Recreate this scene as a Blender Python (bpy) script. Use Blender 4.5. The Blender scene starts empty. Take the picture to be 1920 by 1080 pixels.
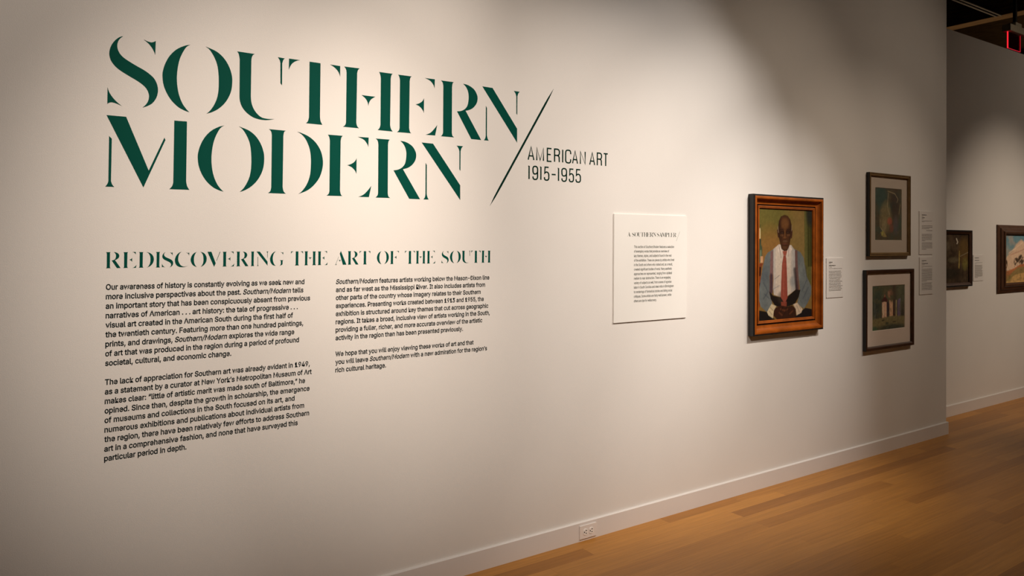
import bpy, bmesh, math, random
import numpy as np
from mathutils import Vector, Matrix
from mathutils.geometry import tessellate_polygon

SC = bpy.context.scene
COL = SC.collection
random.seed(7)

# ---------------------------------------------------------------- camera
CAM_D, CAM_H = 2.9753, 1.55
YAW, PITCH, ROLL = math.radians(34.7278), math.radians(0.4806), math.radians(0.3315)
FPX, CY = 1400.0, 438.28
cam = bpy.data.cameras.new('camera')
cam.sensor_fit = 'HORIZONTAL'
cam.sensor_width = 36.0
cam.lens = 36.0 * FPX / 1920.0
cam.shift_y = -(540.0 - CY) / 1920.0
cam.clip_end = 200
cam_o = bpy.data.objects.new('camera', cam)
COL.objects.link(cam_o)
fw = Vector((math.sin(YAW) * math.cos(PITCH), math.cos(YAW) * math.cos(PITCH), math.sin(PITCH)))
rt = Vector((math.cos(YAW), -math.sin(YAW), 0))
up = rt.cross(fw)
rt2 = math.cos(ROLL) * rt + math.sin(ROLL) * up
up2 = -math.sin(ROLL) * rt + math.cos(ROLL) * up
M = Matrix(((rt2.x, up2.x, -fw.x, 0), (rt2.y, up2.y, -fw.y, -CAM_D), (rt2.z, up2.z, -fw.z, CAM_H), (0, 0, 0, 1)))
cam_o.matrix_world = M
SC.camera = cam_o

# ---------------------------------------------------------------- world, exposure, lamps
w = bpy.data.worlds.new('world'); SC.world = w
w.use_nodes = True
w.node_tree.nodes['Background'].inputs[0].default_value = (1.0, 0.85, 0.7, 1)
w.node_tree.nodes['Background'].inputs[1].default_value = 0.0
SC.view_settings.view_transform = 'Standard'
SC.view_settings.look = 'None'
SC.view_settings.gamma = 1.0
SC.view_settings.exposure = 0.0
SC.view_settings.use_curve_mapping = False


def spot(name, loc, target, power, size_deg, blend, col=(1.0, 0.87, 0.74), soft=0.05):
    l = bpy.data.lights.new(name, 'SPOT')
    l.energy = power; l.color = col
    l.spot_size = math.radians(size_deg); l.spot_blend = blend
    l.shadow_soft_size = soft
    o = bpy.data.objects.new(name, l); COL.objects.link(o)
    o.location = loc
    d = Vector(target) - Vector(loc)
    o.rotation_euler = d.to_track_quat('-Z', 'Y').to_euler()
    return o


WARM = (1.0, 0.86, 0.735)
HERO = (1.0, 0.91, 0.83)        # brightest lamps burn whitest
DIM = (1.0, 0.82, 0.64)         # dimmed lamps burn warmer
for lo, tg, pw, sz, co in [
    ((0.65, -3.94, 4.5), (0.94, 0, 1.39), 670, 27.1, WARM),
    ((0.48, -3.87, 4.5), (2.33, 0, 1.38), 770, 37.0, WARM),
    ((2.71, -3.17, 4.5), (0.54, 0, 2.13), 425, 39.8, WARM),
    ((4.54, -2.75, 4.5), (4.03, 0, 0.78), 429, 34.5, HERO),
    ((4.96, -2.75, 4.5), (3.31, 0, 1.65), 350, 29.1, HERO),
    ((5.10, -3.34, 4.5), (3.86, 0, 1.80), 114, 41.3, DIM),
    ((7.10, -2.84, 4.5), (4.74, 0, 1.63), 80, 66.3, DIM),
    ((4.27, -2.75, 4.5), (2.88, 0, 1.90), 272, 33.8, HERO),
    ((6.33, -2.77, 4.5), (4.84, 0, 0.66), 165, 48.0, DIM),
    ((9.20, -3.40, 4.5), (7.95, 0.285, 1.00), 430, 38.0, DIM),      # the far wall's lamps
    ((11.4, -2.60, 4.5), (9.00, 0.285, 2.10), 90, 74.0, DIM),
    ((11.95, 2.30, 2.60), (11.95, 2.0, 4.8), 55, 110.0, DIM)]:       # unseen uplight behind the far wall, added to brighten the ceiling beam
    spot('track_or_fill_spot', lo, tg, pw, sz, 1.0, co, 0.03)

# ---------------------------------------------------------------- helpers
def lin(c):
    c = c / 255.0
    return c / 12.92 if c <= 0.04045 else ((c + 0.055) / 1.055) ** 2.4


def rgb(r, g, b, k=1.0):
    return (min(lin(r) * k, 1), min(lin(g) * k, 1), min(lin(b) * k, 1), 1)


def mat(name, col, rough=0.6, spec=0.5, vary=0.0, vscale=20.0, bump=0.0, bscale=200.0, stretch=(1, 1, 1),
        attr=None, emit=None, estr=0.0, metal=0.0, coat=0.0):
    m = bpy.data.materials.new(name); m.use_nodes = True
    nt = m.node_tree; b = nt.nodes['Principled BSDF']
    b.inputs['Base Color'].default_value = col
    b.inputs['Roughness'].default_value = rough
    b.inputs['Specular IOR Level'].default_value = spec
    b.inputs['Metallic'].default_value = metal
    b.inputs['Coat Weight'].default_value = coat
    tc = nt.nodes.new('ShaderNodeTexCoord')
    mp = nt.nodes.new('ShaderNodeMapping'); mp.inputs['Scale'].default_value = stretch
    nt.links.new(tc.outputs['Object'], mp.inputs['Vector'])
    if attr:
        a = nt.nodes.new('ShaderNodeAttribute'); a.attribute_name = attr
        src = a.outputs['Color']
        nt.links.new(src, b.inputs['Base Color'])
    else:
        src = None
    if vary > 0:
        n = nt.nodes.new('ShaderNodeTexNoise'); n.inputs['Scale'].default_value = vscale
        n.inputs['Detail'].default_value = 5
        nt.links.new(mp.outputs[0], n.inputs['Vector'])
        mr = nt.nodes.new('ShaderNodeMapRange')
        mr.inputs['From Min'].default_value = 0.3; mr.inputs['From Max'].default_value = 0.7
        mr.inputs['To Min'].default_value = 1 - vary; mr.inputs['To Max'].default_value = 1 + vary
        nt.links.new(n.outputs['Fac'], mr.inputs['Value'])
        vm = nt.nodes.new('ShaderNodeVectorMath'); vm.operation = 'SCALE'
        if src: nt.links.new(src, vm.inputs[0])
        else: vm.inputs[0].default_value = col[:3]
        nt.links.new(mr.outputs[0], vm.inputs['Scale'])
        nt.links.new(vm.outputs[0], b.inputs['Base Color'])
    if bump > 0:
        n2 = nt.nodes.new('ShaderNodeTexNoise'); n2.inputs['Scale'].default_value = bscale
        n2.inputs['Detail'].default_value = 3
        nt.links.new(mp.outputs[0], n2.inputs['Vector'])
        bp = nt.nodes.new('ShaderNodeBump'); bp.inputs['Strength'].default_value = bump
        bp.inputs['Distance'].default_value = 0.002
        nt.links.new(n2.outputs['Fac'], bp.inputs['Height'])
        nt.links.new(bp.outputs[0], b.inputs['Normal'])
    if emit:
        b.inputs['Emission Color'].default_value = emit
        b.inputs['Emission Strength'].default_value = estr
    return m


def glass_mat(name, tint=(1, 1, 1, 1), gloss=0.05):
    m = bpy.data.materials.new(name); m.use_nodes = True
    nt = m.node_tree; nt.nodes.remove(nt.nodes['Principled BSDF'])
    t = nt.nodes.new('ShaderNodeBsdfTransparent'); t.inputs[0].default_value = tint
    g = nt.nodes.new('ShaderNodeBsdfGlossy'); g.inputs['Roughness'].default_value = gloss
    lw = nt.nodes.new('ShaderNodeLayerWeight'); lw.inputs[0].default_value = 0.5
    pw = nt.nodes.new('ShaderNodeMath'); pw.operation = 'POWER'; pw.inputs[1].default_value = 5.0
    nt.links.new(lw.outputs['Facing'], pw.inputs[0])
    fr = nt.nodes.new('ShaderNodeMath'); fr.operation = 'MULTIPLY_ADD'; fr.inputs[1].default_value = 0.9; fr.inputs[2].default_value = 0.025
    nt.links.new(pw.outputs[0], fr.inputs[0])
    mx = nt.nodes.new('ShaderNodeMixShader')
    nt.links.new(fr.outputs[0], mx.inputs[0]); nt.links.new(t.outputs[0], mx.inputs[1]); nt.links.new(g.outputs[0], mx.inputs[2])
    nt.links.new(mx.outputs[0], nt.nodes['Material Output'].inputs['Surface'])
    return m


def mesh_obj(name, verts, faces, mats, parent=None, fmat=None, smooth=False):
    me = bpy.data.meshes.new(name)
    me.from_pydata(verts, [], faces)
    for m in (mats if isinstance(mats, (list, tuple)) else [mats]):
        me.materials.append(m)
    if fmat:
        me.polygons.foreach_set('material_index', fmat)
    if smooth:
        me.polygons.foreach_set('use_smooth', [True] * len(me.polygons))
    me.update()
    o = bpy.data.objects.new(name, me); COL.objects.link(o)
    if parent: o.parent = parent
    return o


def boxes(name, bl, m, parent=None, bevel=0.0):
    """bl: list of (x0,x1,y0,y1,z0,z1); ONE mesh"""
    bm = bmesh.new()
    for x0, x1, y0, y1, z0, z1 in bl:
        r = bmesh.ops.create_cube(bm, size=1)
        for v in r['verts']:
            v.co = Vector((x0 + (v.co.x + .5) * (x1 - x0), y0 + (v.co.y + .5) * (y1 - y0), z0 + (v.co.z + .5) * (z1 - z0)))
    if bevel > 0:
        bmesh.ops.bevel(bm, geom=list(bm.edges), offset=bevel, segments=2, affect='EDGES', profile=0.5)
    me = bpy.data.meshes.new(name); bm.to_mesh(me); bm.free()
    me.materials.append(m)
    o = bpy.data.objects.new(name, me); COL.objects.link(o)
    if parent: o.parent = parent
    return o


def thing(name, loc, label, cat, group=None):
    o = bpy.data.objects.new(name, None); COL.objects.link(o)
    o.empty_display_size = 0.05
    o.location = loc
    o['label'] = label; o['category'] = cat
    if group: o['group'] = group
    return o


def adopt(root):
    """children were modelled in room coordinates: move them into the root's frame"""
    for ch in root.children:
        if not ch.get('_in'):
            for v in ch.data.vertices: v.co -= root.location
            ch['_in'] = 1
            for g in ch.children:
                for v in g.data.vertices: v.co -= root.location
                g['_in'] = 1
    for ch in root.children:
        del ch['_in']
        for g in ch.children: del g['_in']


def structure(o):
    o['kind'] = 'structure'; return o


# ---------------------------------------------------------------- materials
M_WALL = mat('wall_paint', (0.80, 0.77, 0.735, 1), 0.75, 0.2, vary=0.012, vscale=3, bump=0.25, bscale=320)
M_TRIM = mat('baseboard_paint', (0.80, 0.765, 0.745, 1), 0.35, 0.5, vary=0.01, vscale=4)
M_CEIL = mat('ceiling_black', (0.006, 0.005, 0.004, 1), 0.9, 0.1, vary=0.2, vscale=2)
M_BEAM = mat('beam_wood', (0.20, 0.11, 0.042, 1), 0.8, 0.1, vary=0.25, vscale=6, stretch=(8, 1, 8))
M_DARKMETAL = mat('dark_metal', (0.02, 0.018, 0.015, 1), 0.5, 0.4, vary=0.1)
M_GREEN = mat('green_vinyl', (0.0006, 0.066, 0.047, 1), 0.65, 0.06, vary=0.03, vscale=10)
M_GREENDK = mat('dark_green_vinyl', (0.002, 0.024, 0.015, 1), 0.65, 0.06, vary=0.03, vscale=10)
M_TEXT = mat('charcoal_vinyl', (0.006, 0.012, 0.013, 1), 0.65, 0.08, vary=0.03, vscale=10)
M_BOARD = mat('white_board', (0.86, 0.84, 0.80, 1), 0.6, 0.3, vary=0.008, vscale=8)
M_BOARDEDGE = mat('board_edge', (0.30, 0.25, 0.20, 1), 0.7, 0.2, vary=0.05)
M_PRINT = mat('print_ink', (0.045, 0.055, 0.040, 1), 0.6, 0.2, vary=0.05)
M_TAN = mat('label_card', (0.78, 0.745, 0.71, 1), 0.6, 0.3, vary=0.01, vscale=8)
M_INK = mat('label_ink', (0.10, 0.075, 0.055, 1), 0.6, 0.2, vary=0.05)
M_INKB = mat('label_ink_bold', (0.04, 0.03, 0.025, 1), 0.6, 0.2, vary=0.05)

# ---------------------------------------------------------------- room shell
X0R, X1R, YB, YF, ZC = -4.0, 16.0, -7.0, 6.0, 5.4
structure(boxes('wall_front', [(X0R, 6.3555, 0.0, 0.283, -0.02, 3.95)], M_WALL))
structure(boxes('wall_far', [(6.0, X1R, 0.285, 0.435, -0.02, 3.462)], M_WALL))
structure(boxes('wall_back', [(X0R, X1R, YB - 0.15, YB, -0.02, ZC)], M_WALL))
structure(boxes('wall_left', [(X0R - 0.15, X0R, YB, YF, -0.02, ZC)], M_WALL))
structure(boxes('wall_right', [(X1R, X1R + 0.15, YB, YF, -0.02, ZC)], M_WALL))
structure(boxes('wall_rear', [(X0R, X1R, YF, YF + 0.15, -0.02, ZC)], M_CEIL))
structure(boxes('ceiling', [(X0R, X1R, YB, YF, ZC, ZC + 0.1)], M_CEIL))


def skirting(name, pts, t=0.013, h=0.0985):
    """baseboard swept along the wall foot; pts = wall line in plan, boards stand on its right-hand side"""
    n = len(pts); prof = [(0, 0), (t, 0), (t, h - 0.004), (t - 0.004, h), (0, h)]
    vs, fs = [], []
    for i in range(n):
        def nrm(a, b):
            d = (Vector(b) - Vector(a)).normalized(); return Vector((d.y, -d.x))
        if i == 0: o = nrm(pts[0], pts[1])
        elif i == n - 1: o = nrm(pts[-2], pts[-1])
        else:
            a, b = nrm(pts[i - 1], pts[i]), nrm(pts[i], pts[i + 1]); o = (a + b) / (1 + a.dot(b))
        for q, z in prof: vs.append((pts[i][0] + o.x * q, pts[i][1] + o.y * q, z))
    k = len(prof)
    for i in range(n - 1):
        for j in range(k):
            fs.append((i * k + j, (i + 1) * k + j, (i + 1) * k + (j + 1) % k, i * k + (j + 1) % k))
    fs.append(tuple(range(k))); fs.append(tuple(reversed(range((n - 1) * k, n * k))))
    o = mesh_obj(name, vs, fs, M_TRIM)
    bm = bmesh.new(); bm.from_mesh(o.data); bmesh.ops.recalc_face_normals(bm, faces=bm.faces); bm.to_mesh(o.data); bm.free()
    return structure(o)


skirting('baseboard_front', [(X0R, 0.0), (6.3555, 0.0), (6.3555, 0.272)])
skirting('baseboard_far', [(6.3685, 0.285), (X1R, 0.285)])

# oak strip floor: every strip is modelled, all in one mesh
def build_floor():
    W = 0.0875
    vs, fs, tone, fm = [], [], [], []
    known = {0: [3.066], 2: [3.477], 6: [2.746, 4.334], 7: [3.467], 10: [3.946], 11: [3.68, 4.73]}
    rnd = random.Random(11)
    nrow = int(7.0 / W) + 1
    for r in range(-4, nrow):
        ya, yb = -r * W, -(r + 1) * W
        if yb < YB: yb = YB
        xs = [X0R]
        ks = known.get(r, [])
        x = X0R + rnd.uniform(0.2, 1.2)
        while x < X1R - 0.3:
            if all(abs(x - k) > 0.55 for k in ks): xs.append(x)
            x += rnd.uniform(0.8, 2.3)
        xs = sorted(xs + ks) + [X1R]
        for a, b in zip(xs[:-1], xs[1:]):
            if r < 0 and b < 6.3: continue
            t = (rnd.random() + rnd.random()) / 2; g = 0.00012
            if r == 0: t = 0.75 if b <= 3.07 else (0.3 if a < 3.1 else t)
            if r == 1 and a < 3.4 < b: t = 0.85
            if r == 2: t = 0.75 if abs(b - 3.477) < .01 else (0.05 if abs(a - 3.477) < .01 else t)
            i = len(vs)
            vs += [(a + g, ya - g, 0), (b - g, ya - g, 0), (b - g, yb + g, 0), (a + g, yb + g, 0),
                   (a, ya, -0.0025), (b, ya, -0.0025), (b, yb, -0.0025), (a, yb, -0.0025)]
            fs += [(i + 3, i + 2, i + 1, i), (i, i + 1, i + 5, i + 4), (i + 1, i + 2, i + 6, i + 5), (i + 2, i + 3, i + 7, i + 6), (i + 3, i, i + 4, i + 7)]
            tone += [(t, rnd.random(), 0, 1)] * 8
            fm += [0, 1, 1, 1, 1]
    i = len(vs)
    vs += [(X0R, YB, -0.004), (X1R, YB, -0.004), (X1R, YF, -0.004), (X0R, YF, -0.004)]
    fs.append((i, i + 1, i + 2, i + 3)); tone += [(0, 0, 0, 1)] * 4; fm.append(1)
    m = bpy.data.materials.new('oak_strip'); m.use_nodes = True
    nt = m.node_tree; b = nt.nodes['Principled BSDF']; L = nt.links.new
    at = nt.nodes.new('ShaderNodeAttribute'); at.attribute_name = 'tone'
    sep = nt.nodes.new('ShaderNodeSeparateColor'); L(at.outputs['Color'], sep.inputs[0])
    tc = nt.nodes.new('ShaderNodeTexCoord')
    off = nt.nodes.new('ShaderNodeCombineXYZ')
    mu = nt.nodes.new('ShaderNodeMath'); mu.operation = 'MULTIPLY'; mu.inputs[1].default_value = 37.0
    L(sep.outputs[1], mu.inputs[0]); L(mu.outputs[0], off.inputs[2])
    ad = nt.nodes.new('ShaderNodeVectorMath'); ad.operation = 'ADD'
    L(tc.outputs['Object'], ad.inputs[0]); L(off.outputs[0], ad.inputs[1])
    mp = nt.nodes.new('ShaderNodeMapping'); mp.inputs['Scale'].default_value = (1.3, 34, 1)
    L(ad.outputs[0], mp.inputs[0])
    n = nt.nodes.new('ShaderNodeTexNoise'); n.inputs['Scale'].default_value = 2.2; n.inputs['Detail'].default_value = 6; n.inputs['Roughness'].default_value = 0.6
    L(mp.outputs[0], n.inputs['Vector'])
    cr = nt.nodes.new('ShaderNodeValToRGB')
    cr.color_ramp.elements[0].position = 0.0; cr.color_ramp.elements[0].color = (0.33, 0.134, 0.023, 1)
    cr.color_ramp.elements[1].position = 1.0; cr.color_ramp.elements[1].color = (0.56, 0.256, 0.050, 1)
    L(sep.outputs[0], cr.inputs[0])
    mr = nt.nodes.new('ShaderNodeMapRange'); mr.inputs[1].default_value = 0.3; mr.inputs[2].default_value = 0.7; mr.inputs[3].default_value = 0.84; mr.inputs[4].default_value = 1.12
    L(n.outputs['Fac'], mr.inputs[0])
    vm = nt.nodes.new('ShaderNodeVectorMath'); vm.operation = 'SCALE'
    L(cr.outputs[0], vm.inputs[0]); L(mr.outputs[0], vm.inputs['Scale']); L(vm.outputs[0], b.inputs['Base Color'])
    b.inputs['Roughness'].default_value = 0.36; b.inputs['Specular IOR Level'].default_value = 0.28
    bp = nt.nodes.new('ShaderNodeBump'); bp.inputs['Strength'].default_value = 0.05; bp.inputs['Distance'].default_value = 0.001
    L(n.outputs['Fac'], bp.inputs['Height']); L(bp.outputs[0], b.inputs['Normal'])
    o = mesh_obj('floor', vs, fs, [m, mat('floor_seam', (0.14, 0.055, 0.014, 1), 0.7, 0.2, vary=0.1)], fmat=fm)
    ca = o.data.color_attributes.new('tone', 'FLOAT_COLOR', 'POINT')
    ca.data.foreach_set('color', np.array(tone, dtype=np.float32).ravel())
    return structure(o)


build_floor()

# ---------------------------------------------------------------- ceiling beams, rails, exit sign
for k, (xa, lab) in enumerate([(11.80, 'wooden ceiling beam with a lit tan underside crossing above the far wall'),
                               (13.87, 'farther wooden ceiling beam seen through the glowing red exit panel')]):
    bo = boxes('ceiling_beam', [(xa, xa + 0.23, -6.9, 5.9, 4.8, ZC - 0.002)], M_BEAM, bevel=0.006)
    bo['label'] = lab; bo['category'] = 'beam'; bo['group'] = 'beams under the dark ceiling'
for k, (yy, lab) in enumerate([(1.80, 'nearer thin dark conduit running under the black ceiling'), (1.86, 'second thin dark conduit, just behind the nearer one, under the ceiling')]):
    vs, fs = [], []
    for i, x in enumerate((7.2, 11.79)):
        for j in range(10):
            a = j * math.tau / 10; vs.append((x, yy + 0.013 * math.cos(a), 4.8 + 0.013 * math.sin(a)))
    fs = [(j, (j + 1) % 10, 10 + (j + 1) % 10, 10 + j) for j in range(10)]
    fs += [tuple(reversed(range(10))), tuple(range(10, 20))]
    hang = []
    co = mesh_obj('ceiling_conduit', vs, fs, mat('conduit_grey', (0.30, 0.24, 0.17, 1), 0.6, 0.3, vary=0.1), smooth=True)
    co['label'] = lab; co['category'] = 'conduit'; co['group'] = 'conduits under the ceiling'

ex = thing('exit_sign', (9.65, 0.8, 3.775), 'edge-lit exit sign with a glowing red panel hanging above the far wall', 'sign')
M_SIGNBOX = mat('sign_housing_paint', (0.75, 0.66, 0.48, 1), 0.5, 0.4, vary=0.05)
boxes('housing', [(9.455, 9.89, 0.755, 0.845, 3.965, 4.045)], M_SIGNBOX, ex, bevel=0.008)
boxes('canopy', [(9.60, 9.76, 0.76, 0.84, 4.045, 4.085)], M_SIGNBOX, ex, bevel=0.004)
boxes('stem', [(9.66, 9.70, 0.785, 0.815, 4.085, ZC)], M_DARKMETAL, ex)
gp = glass_mat('red_acrylic', (0.55, 0.10, 0.10, 1), 0.05)
boxes('panel', [(9.495, 9.81, 0.797, 0.803, 3.78, 3.965)], gp, ex)
M_RED = mat('red_glow', (0.4, 0.01, 0.01, 1), 0.5, 0.3, emit=(1.0, 0.02, 0.035, 1), estr=1.1)
M_RED2 = mat('red_glow_dim', (0.4, 0.01, 0.01, 1), 0.5, 0.3, emit=(1.0, 0.03, 0.06, 1), estr=0.35)
boxes('lit_edge', [(9.483, 9.495, 0.795, 0.805, 3.775, 3.965)], M_RED, ex)
boxes('lit_edge', [(9.81, 9.818, 0.795, 0.805, 3.775, 3.965)], M_RED2, ex)
boxes('lit_edge', [(9.495, 9.81, 0.795, 0.805, 3.775, 3.780)], M_RED2, ex)
adopt(ex)

# ---------------------------------------------------------------- stencil alphabet, traced in units of its cap height
GL = {
 'S': ['.188,.979c .133,.952 .073,.885 .032,.801 .018,.711 .034,.630 .071,.568 .132,.509 .216,.457 .311,.406 .397,.359 .464,.309 .508,.251 .528,.179 .519,.108 .491,.052 .446,-.000c .505,.027 .568,.071 .616,.141 .640,.218 .644,.288 .629,.362 .589,.437 .521,.497 .443,.545 .357,.586 .271,.632 .196,.679 .144,.735 .118,.804 .119,.872 .142,.928',
  '.454,.974c .516,.952 .565,.952 .609,.978c .604,.778c .576,.846 .527,.914',
  '.000,.237c .020,.172 .062,.104 .118,.043 .179,-.006c .118,.019 .062,.032 .026,.024 .000,.002c'],
 'O': ['.373,.995c .291,.966 .190,.902 .101,.802 .038,.679 .004,.556 .000,.470 .014,.364 .056,.250 .127,.140 .218,.057 .299,.017 .369,-.003c .320,.046 .268,.123 .221,.248 .198,.386 .194,.516 .208,.659 .237,.783 .287,.900 .327,.960',
  '.590,1.001c .643,.986 .749,.947 .846,.871 .923,.758 .968,.629 .977,.517 .964,.391 .922,.273 .853,.164 .768,.082 .683,.029 .610,.001c .662,.054 .714,.138 .756,.243 .776,.357 .781,.492 .773,.648 .751,.768 .707,.873 .649,.959'],
 'U': ['.000,.997c .264,.996c .237,.972 .220,.935 .214,.877c .211,.332c .223,.230 .257,.142 .315,.067 .383,.022 .475,.010 .573,.016c .498,-.003 .418,-.013 .326,-.007 .236,.019 .146,.079 .084,.152 .051,.234 .041,.312c .040,.880c .031,.936 .019,.974',
  '.623,.999c .734,.994c .709,.964 .693,.909c .692,.563c .667,.592c .664,.905c .652,.956'],
 'T': ['.002,1.001c .178,1.002c .100,.970 .041,.914 .000,.826c',
  '.336,1.000c .519,.999c .517,.134c .527,.057 .558,-.001c .286,.000c .316,.036 .334,.098c',
  '.682,1.001c .855,1.000c .857,.825c .820,.906 .756,.965'],
 'H': ['.014,1.002c .287,1.007c .256,.975 .241,.917c .232,.095c .248,.034 .281,-.000c .000,.001c .036,.033 .051,.077c .055,.905c .044,.959',
  '.324,.563c .575,.563c .505,.517 .465,.462 .448,.395c .431,.459 .391,.517',
  '.640,.995c .894,.997c .869,.964 .857,.902c .852,.108c .867,.046 .899,.000c .621,.001c .656,.040 .672,.098c .673,.885c .663,.947'],
 'E': ['.015,.996c .275,.999c .251,.971 .237,.911c .232,.091c .247,.028 .273,.001c .000,-.002c .035,.029 .049,.075c .050,.900c .039,.957',
  '.539,1.004c .738,1.007c .734,.847c .704,.910 .643,.969',
  '.356,.516c .432,.545 .490,.588 .522,.644c .521,.381c .492,.437 .432,.490',
  '.561,-.001c .658,.044 .732,.117 .792,.193c .751,.002c'],
 'R': ['.000,1.002c .268,1.005c .242,.977 .231,.908c .233,.079c .246,.026 .280,.001c .006,-.001c .041,.036 .051,.083c .050,.900c .037,.965',
  '.466,1.000c .580,.985 .693,.930 .759,.848 .780,.768 .760,.676 .696,.593 .616,.541 .520,.511c .862,-.000c .647,.001c .339,.481c .425,.497 .504,.539 .559,.606 .582,.705 .585,.801 .565,.887 .525,.951'],
 'N': ['.000,1.004c .228,1.001c .798,.283c .800,.015c',
  '.717,1.003c .856,1.003c .822,.966 .801,.906c .800,.548c .779,.575c .777,.903c .757,.958',
  '.081,.647c .105,.611c .107,.096c .122,.042 .147,.002c .042,.000c .071,.038 .082,.087c'],
 'M': ['.041,.707c .075,.672c .070,.082c .084,.036 .110,.001c .000,.000c .026,.039 .038,.081c',
  '.008,.996c .252,.996c .549,.253c .752,.743c .766,.709c .482,.010c',
  '.883,1.003c 1.056,1.006c 1.052,.131c 1.066,.056 1.097,.002c .825,.001c .861,.046 .877,.101c'],
 'D': ['.005,1.001c .274,.999c .246,.975 .234,.915c .229,.111c .244,.041 .280,.002c .000,.002c .037,.038 .050,.103c .052,.905c .040,.968',
  '.460,.999c .535,.982 .657,.933 .768,.845 .850,.719 .886,.576 .881,.443 .835,.295 .749,.171 .639,.076 .485,.007c .554,.066 .626,.177 .674,.323 .687,.491 .681,.647 .652,.776 .596,.892 .529,.963'],
}
GL['I'] = [GL['H'][0]]
GL['F'] = GL['E'][:3]
GL['L'] = [GL['E'][0], GL['E'][3]]
_r = GL['R'][1].split()
GL['P'] = [GL['R'][0], ' '.join(_r[:9] + _r[11:])]
_fl = lambda x0: [f'{x0:.3f},.955c {x0+.095:.3f},.932 {x0+.15:.3f},.932 {x0+.19:.3f},.968c {x0+.185:.3f},.775c {x0+.15:.3f},.845 {x0+.09:.3f},.912']
GL['C'] = ['.40,1.0c .25,.945 .10,.78 .02,.58 .0,.46 .03,.28 .12,.12 .28,.02 .44,-.005 .62,.01 .80,.085c .62,.03 .46,.055 .32,.17 .22,.38 .20,.56 .24,.80 .31,.92'] + _fl(.69)
GL['G'] = ['.39,1.0c .25,.945 .10,.78 .02,.58 .0,.46 .03,.28 .12,.12 .24,.03 .40,-.005c .31,.08 .23,.25 .19,.46 .20,.62 .25,.82 .31,.92'] + _fl(.74) + \
    ['.68,.385c .94,.385c .91,.365 .89,.31c .885,.09c .80,.03 .68,-.005c .735,.05 .765,.12c .765,.31c .74,.36']
GL['V'] = ['.0,1.0c .25,1.0c .535,.22c .435,-.02c', '.835,1.0c .80,1.0c .580,.40c .600,.385c']
GL['A'] = ['.44,1.02c .875,.0c .60,.0c .355,.82c', '.0,.0c .12,.0c .09,.03 .078,.08c .283,.60c .258,.57c .05,.06c .035,.02', '.26,.35c .475,.35c .40,.305 .365,.22c .33,.305']


def smooth_poly(s, n=5):
    pts = []
    for t in s.split():
        cflag = t.endswith('c'); x, y = t.rstrip('c').split(',')
        pts.append((float(x), float(y), cflag))
    N = len(pts); out = []
    for i in range(N):
        p1, p2 = pts[i], pts[(i + 1) % N]
        a, b = Vector(p1[:2]), Vector(p2[:2])
        if p1[2] and p2[2]:
            out.append(a); continue
        p0 = a + (a - b) * 0.5 if p1[2] else Vector(pts[i - 1][:2])
        p3 = b + (b - a) * 0.5 if p2[2] else Vector(pts[(i + 2) % N][:2])
        if p1[2]:
            c = Vector(pts[(i + 2) % N][:2]); t2 = (c - a) * 0.5; t1 = (b - a) * 1.5 - t2 * 0.5
        else: t1 = (b - p0) * 0.5; t2 = None
        if p2[2]:
            z = Vector(pts[i - 1][:2]); tt = (b - z) * 0.5
            t2 = (b - a) * 1.5 - t1 * 0.5
        elif t2 is None: t2 = (p3 - a) * 0.5
        for k in range(n):
            t = k / n
            h00 = 2 * t**3 - 3 * t**2 + 1; h10 = t**3 - 2 * t**2 + t; h01 = -2 * t**3 + 3 * t**2; h11 = t**3 - t**2
            out.append(a * h00 + t1 * h10 + b * h01 + t2 * h11)
    return out


POLY = {k: [smooth_poly(s) for s in v] for k, v in GL.items()}
GW = {k: (min(p.x for c in v for p in c), max(p.x for c in v for p in c)) for k, v in POLY.items()}


def slab(contours, yb, thick):
    """filled outlines (lists of (x,z)) with a front face and edge faces"""
    vs, fs = [], []
    for c in contours:
        area = sum(c[i][0] * c[(i + 1) % len(c)][1] - c[(i + 1) % len(c)][0] * c[i][1] for i in range(len(c)))
        if area < 0: c = c[::-1]
        b = len(vs); n = len(c)
        vs += [(p[0], yb - thick, p[1]) for p in c] + [(p[0], yb, p[1]) for p in c]
        for tri in tessellate_polygon([[Vector((p[0], p[1], 0)) for p in c]]):
            i, j, k = tri
            A = (c[j][0] - c[i][0]) * (c[k][1] - c[i][1]) - (c[k][0] - c[i][0]) * (c[j][1] - c[i][1])
            fs.append((b + i, b + j, b + k) if A > 0 else (b + i, b + k, b + j))
        for i in range(n):
            j = (i + 1) % n
            fs.append((b + i, b + n + i, b + n + j, b + j))
    return vs, fs


def letter_run(root, text, ext, zb, cap, m, yb=0.0, thick=0.0008, name='letter'):
    """ext: one (x left, x right) per letter"""
    i = 0
    for ch in text:
        if ch == ' ': continue
        xl, xr = ext[i]; i += 1
        g0, g1 = GW[ch]
        sx = (xr - xl) / (g1 - g0)
        cs = [[(xl + (p.x - g0) * sx, zb + p.y * cap) for p in c] for c in POLY[ch]]
        vs, fs = slab(cs, yb, thick)
        mesh_obj(name, vs, fs, m, root)


def natural(text, x, cap, track=0.06, space=0.30, fit=None):
    """extents for a word at natural widths; fit = right end"""
    def run(s, tr):
        e, cx = [], x
        for ch in text:
            if ch == ' ': cx += space * cap * s; continue
            wd = (GW[ch][1] - GW[ch][0]) * cap * s
            e.append((cx, cx + wd)); cx += wd + tr * cap * s
        return e
    e = run(1, track)
    if fit: e = run((fit - x) / (e[-1][1] - x), track)
    return e


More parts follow.
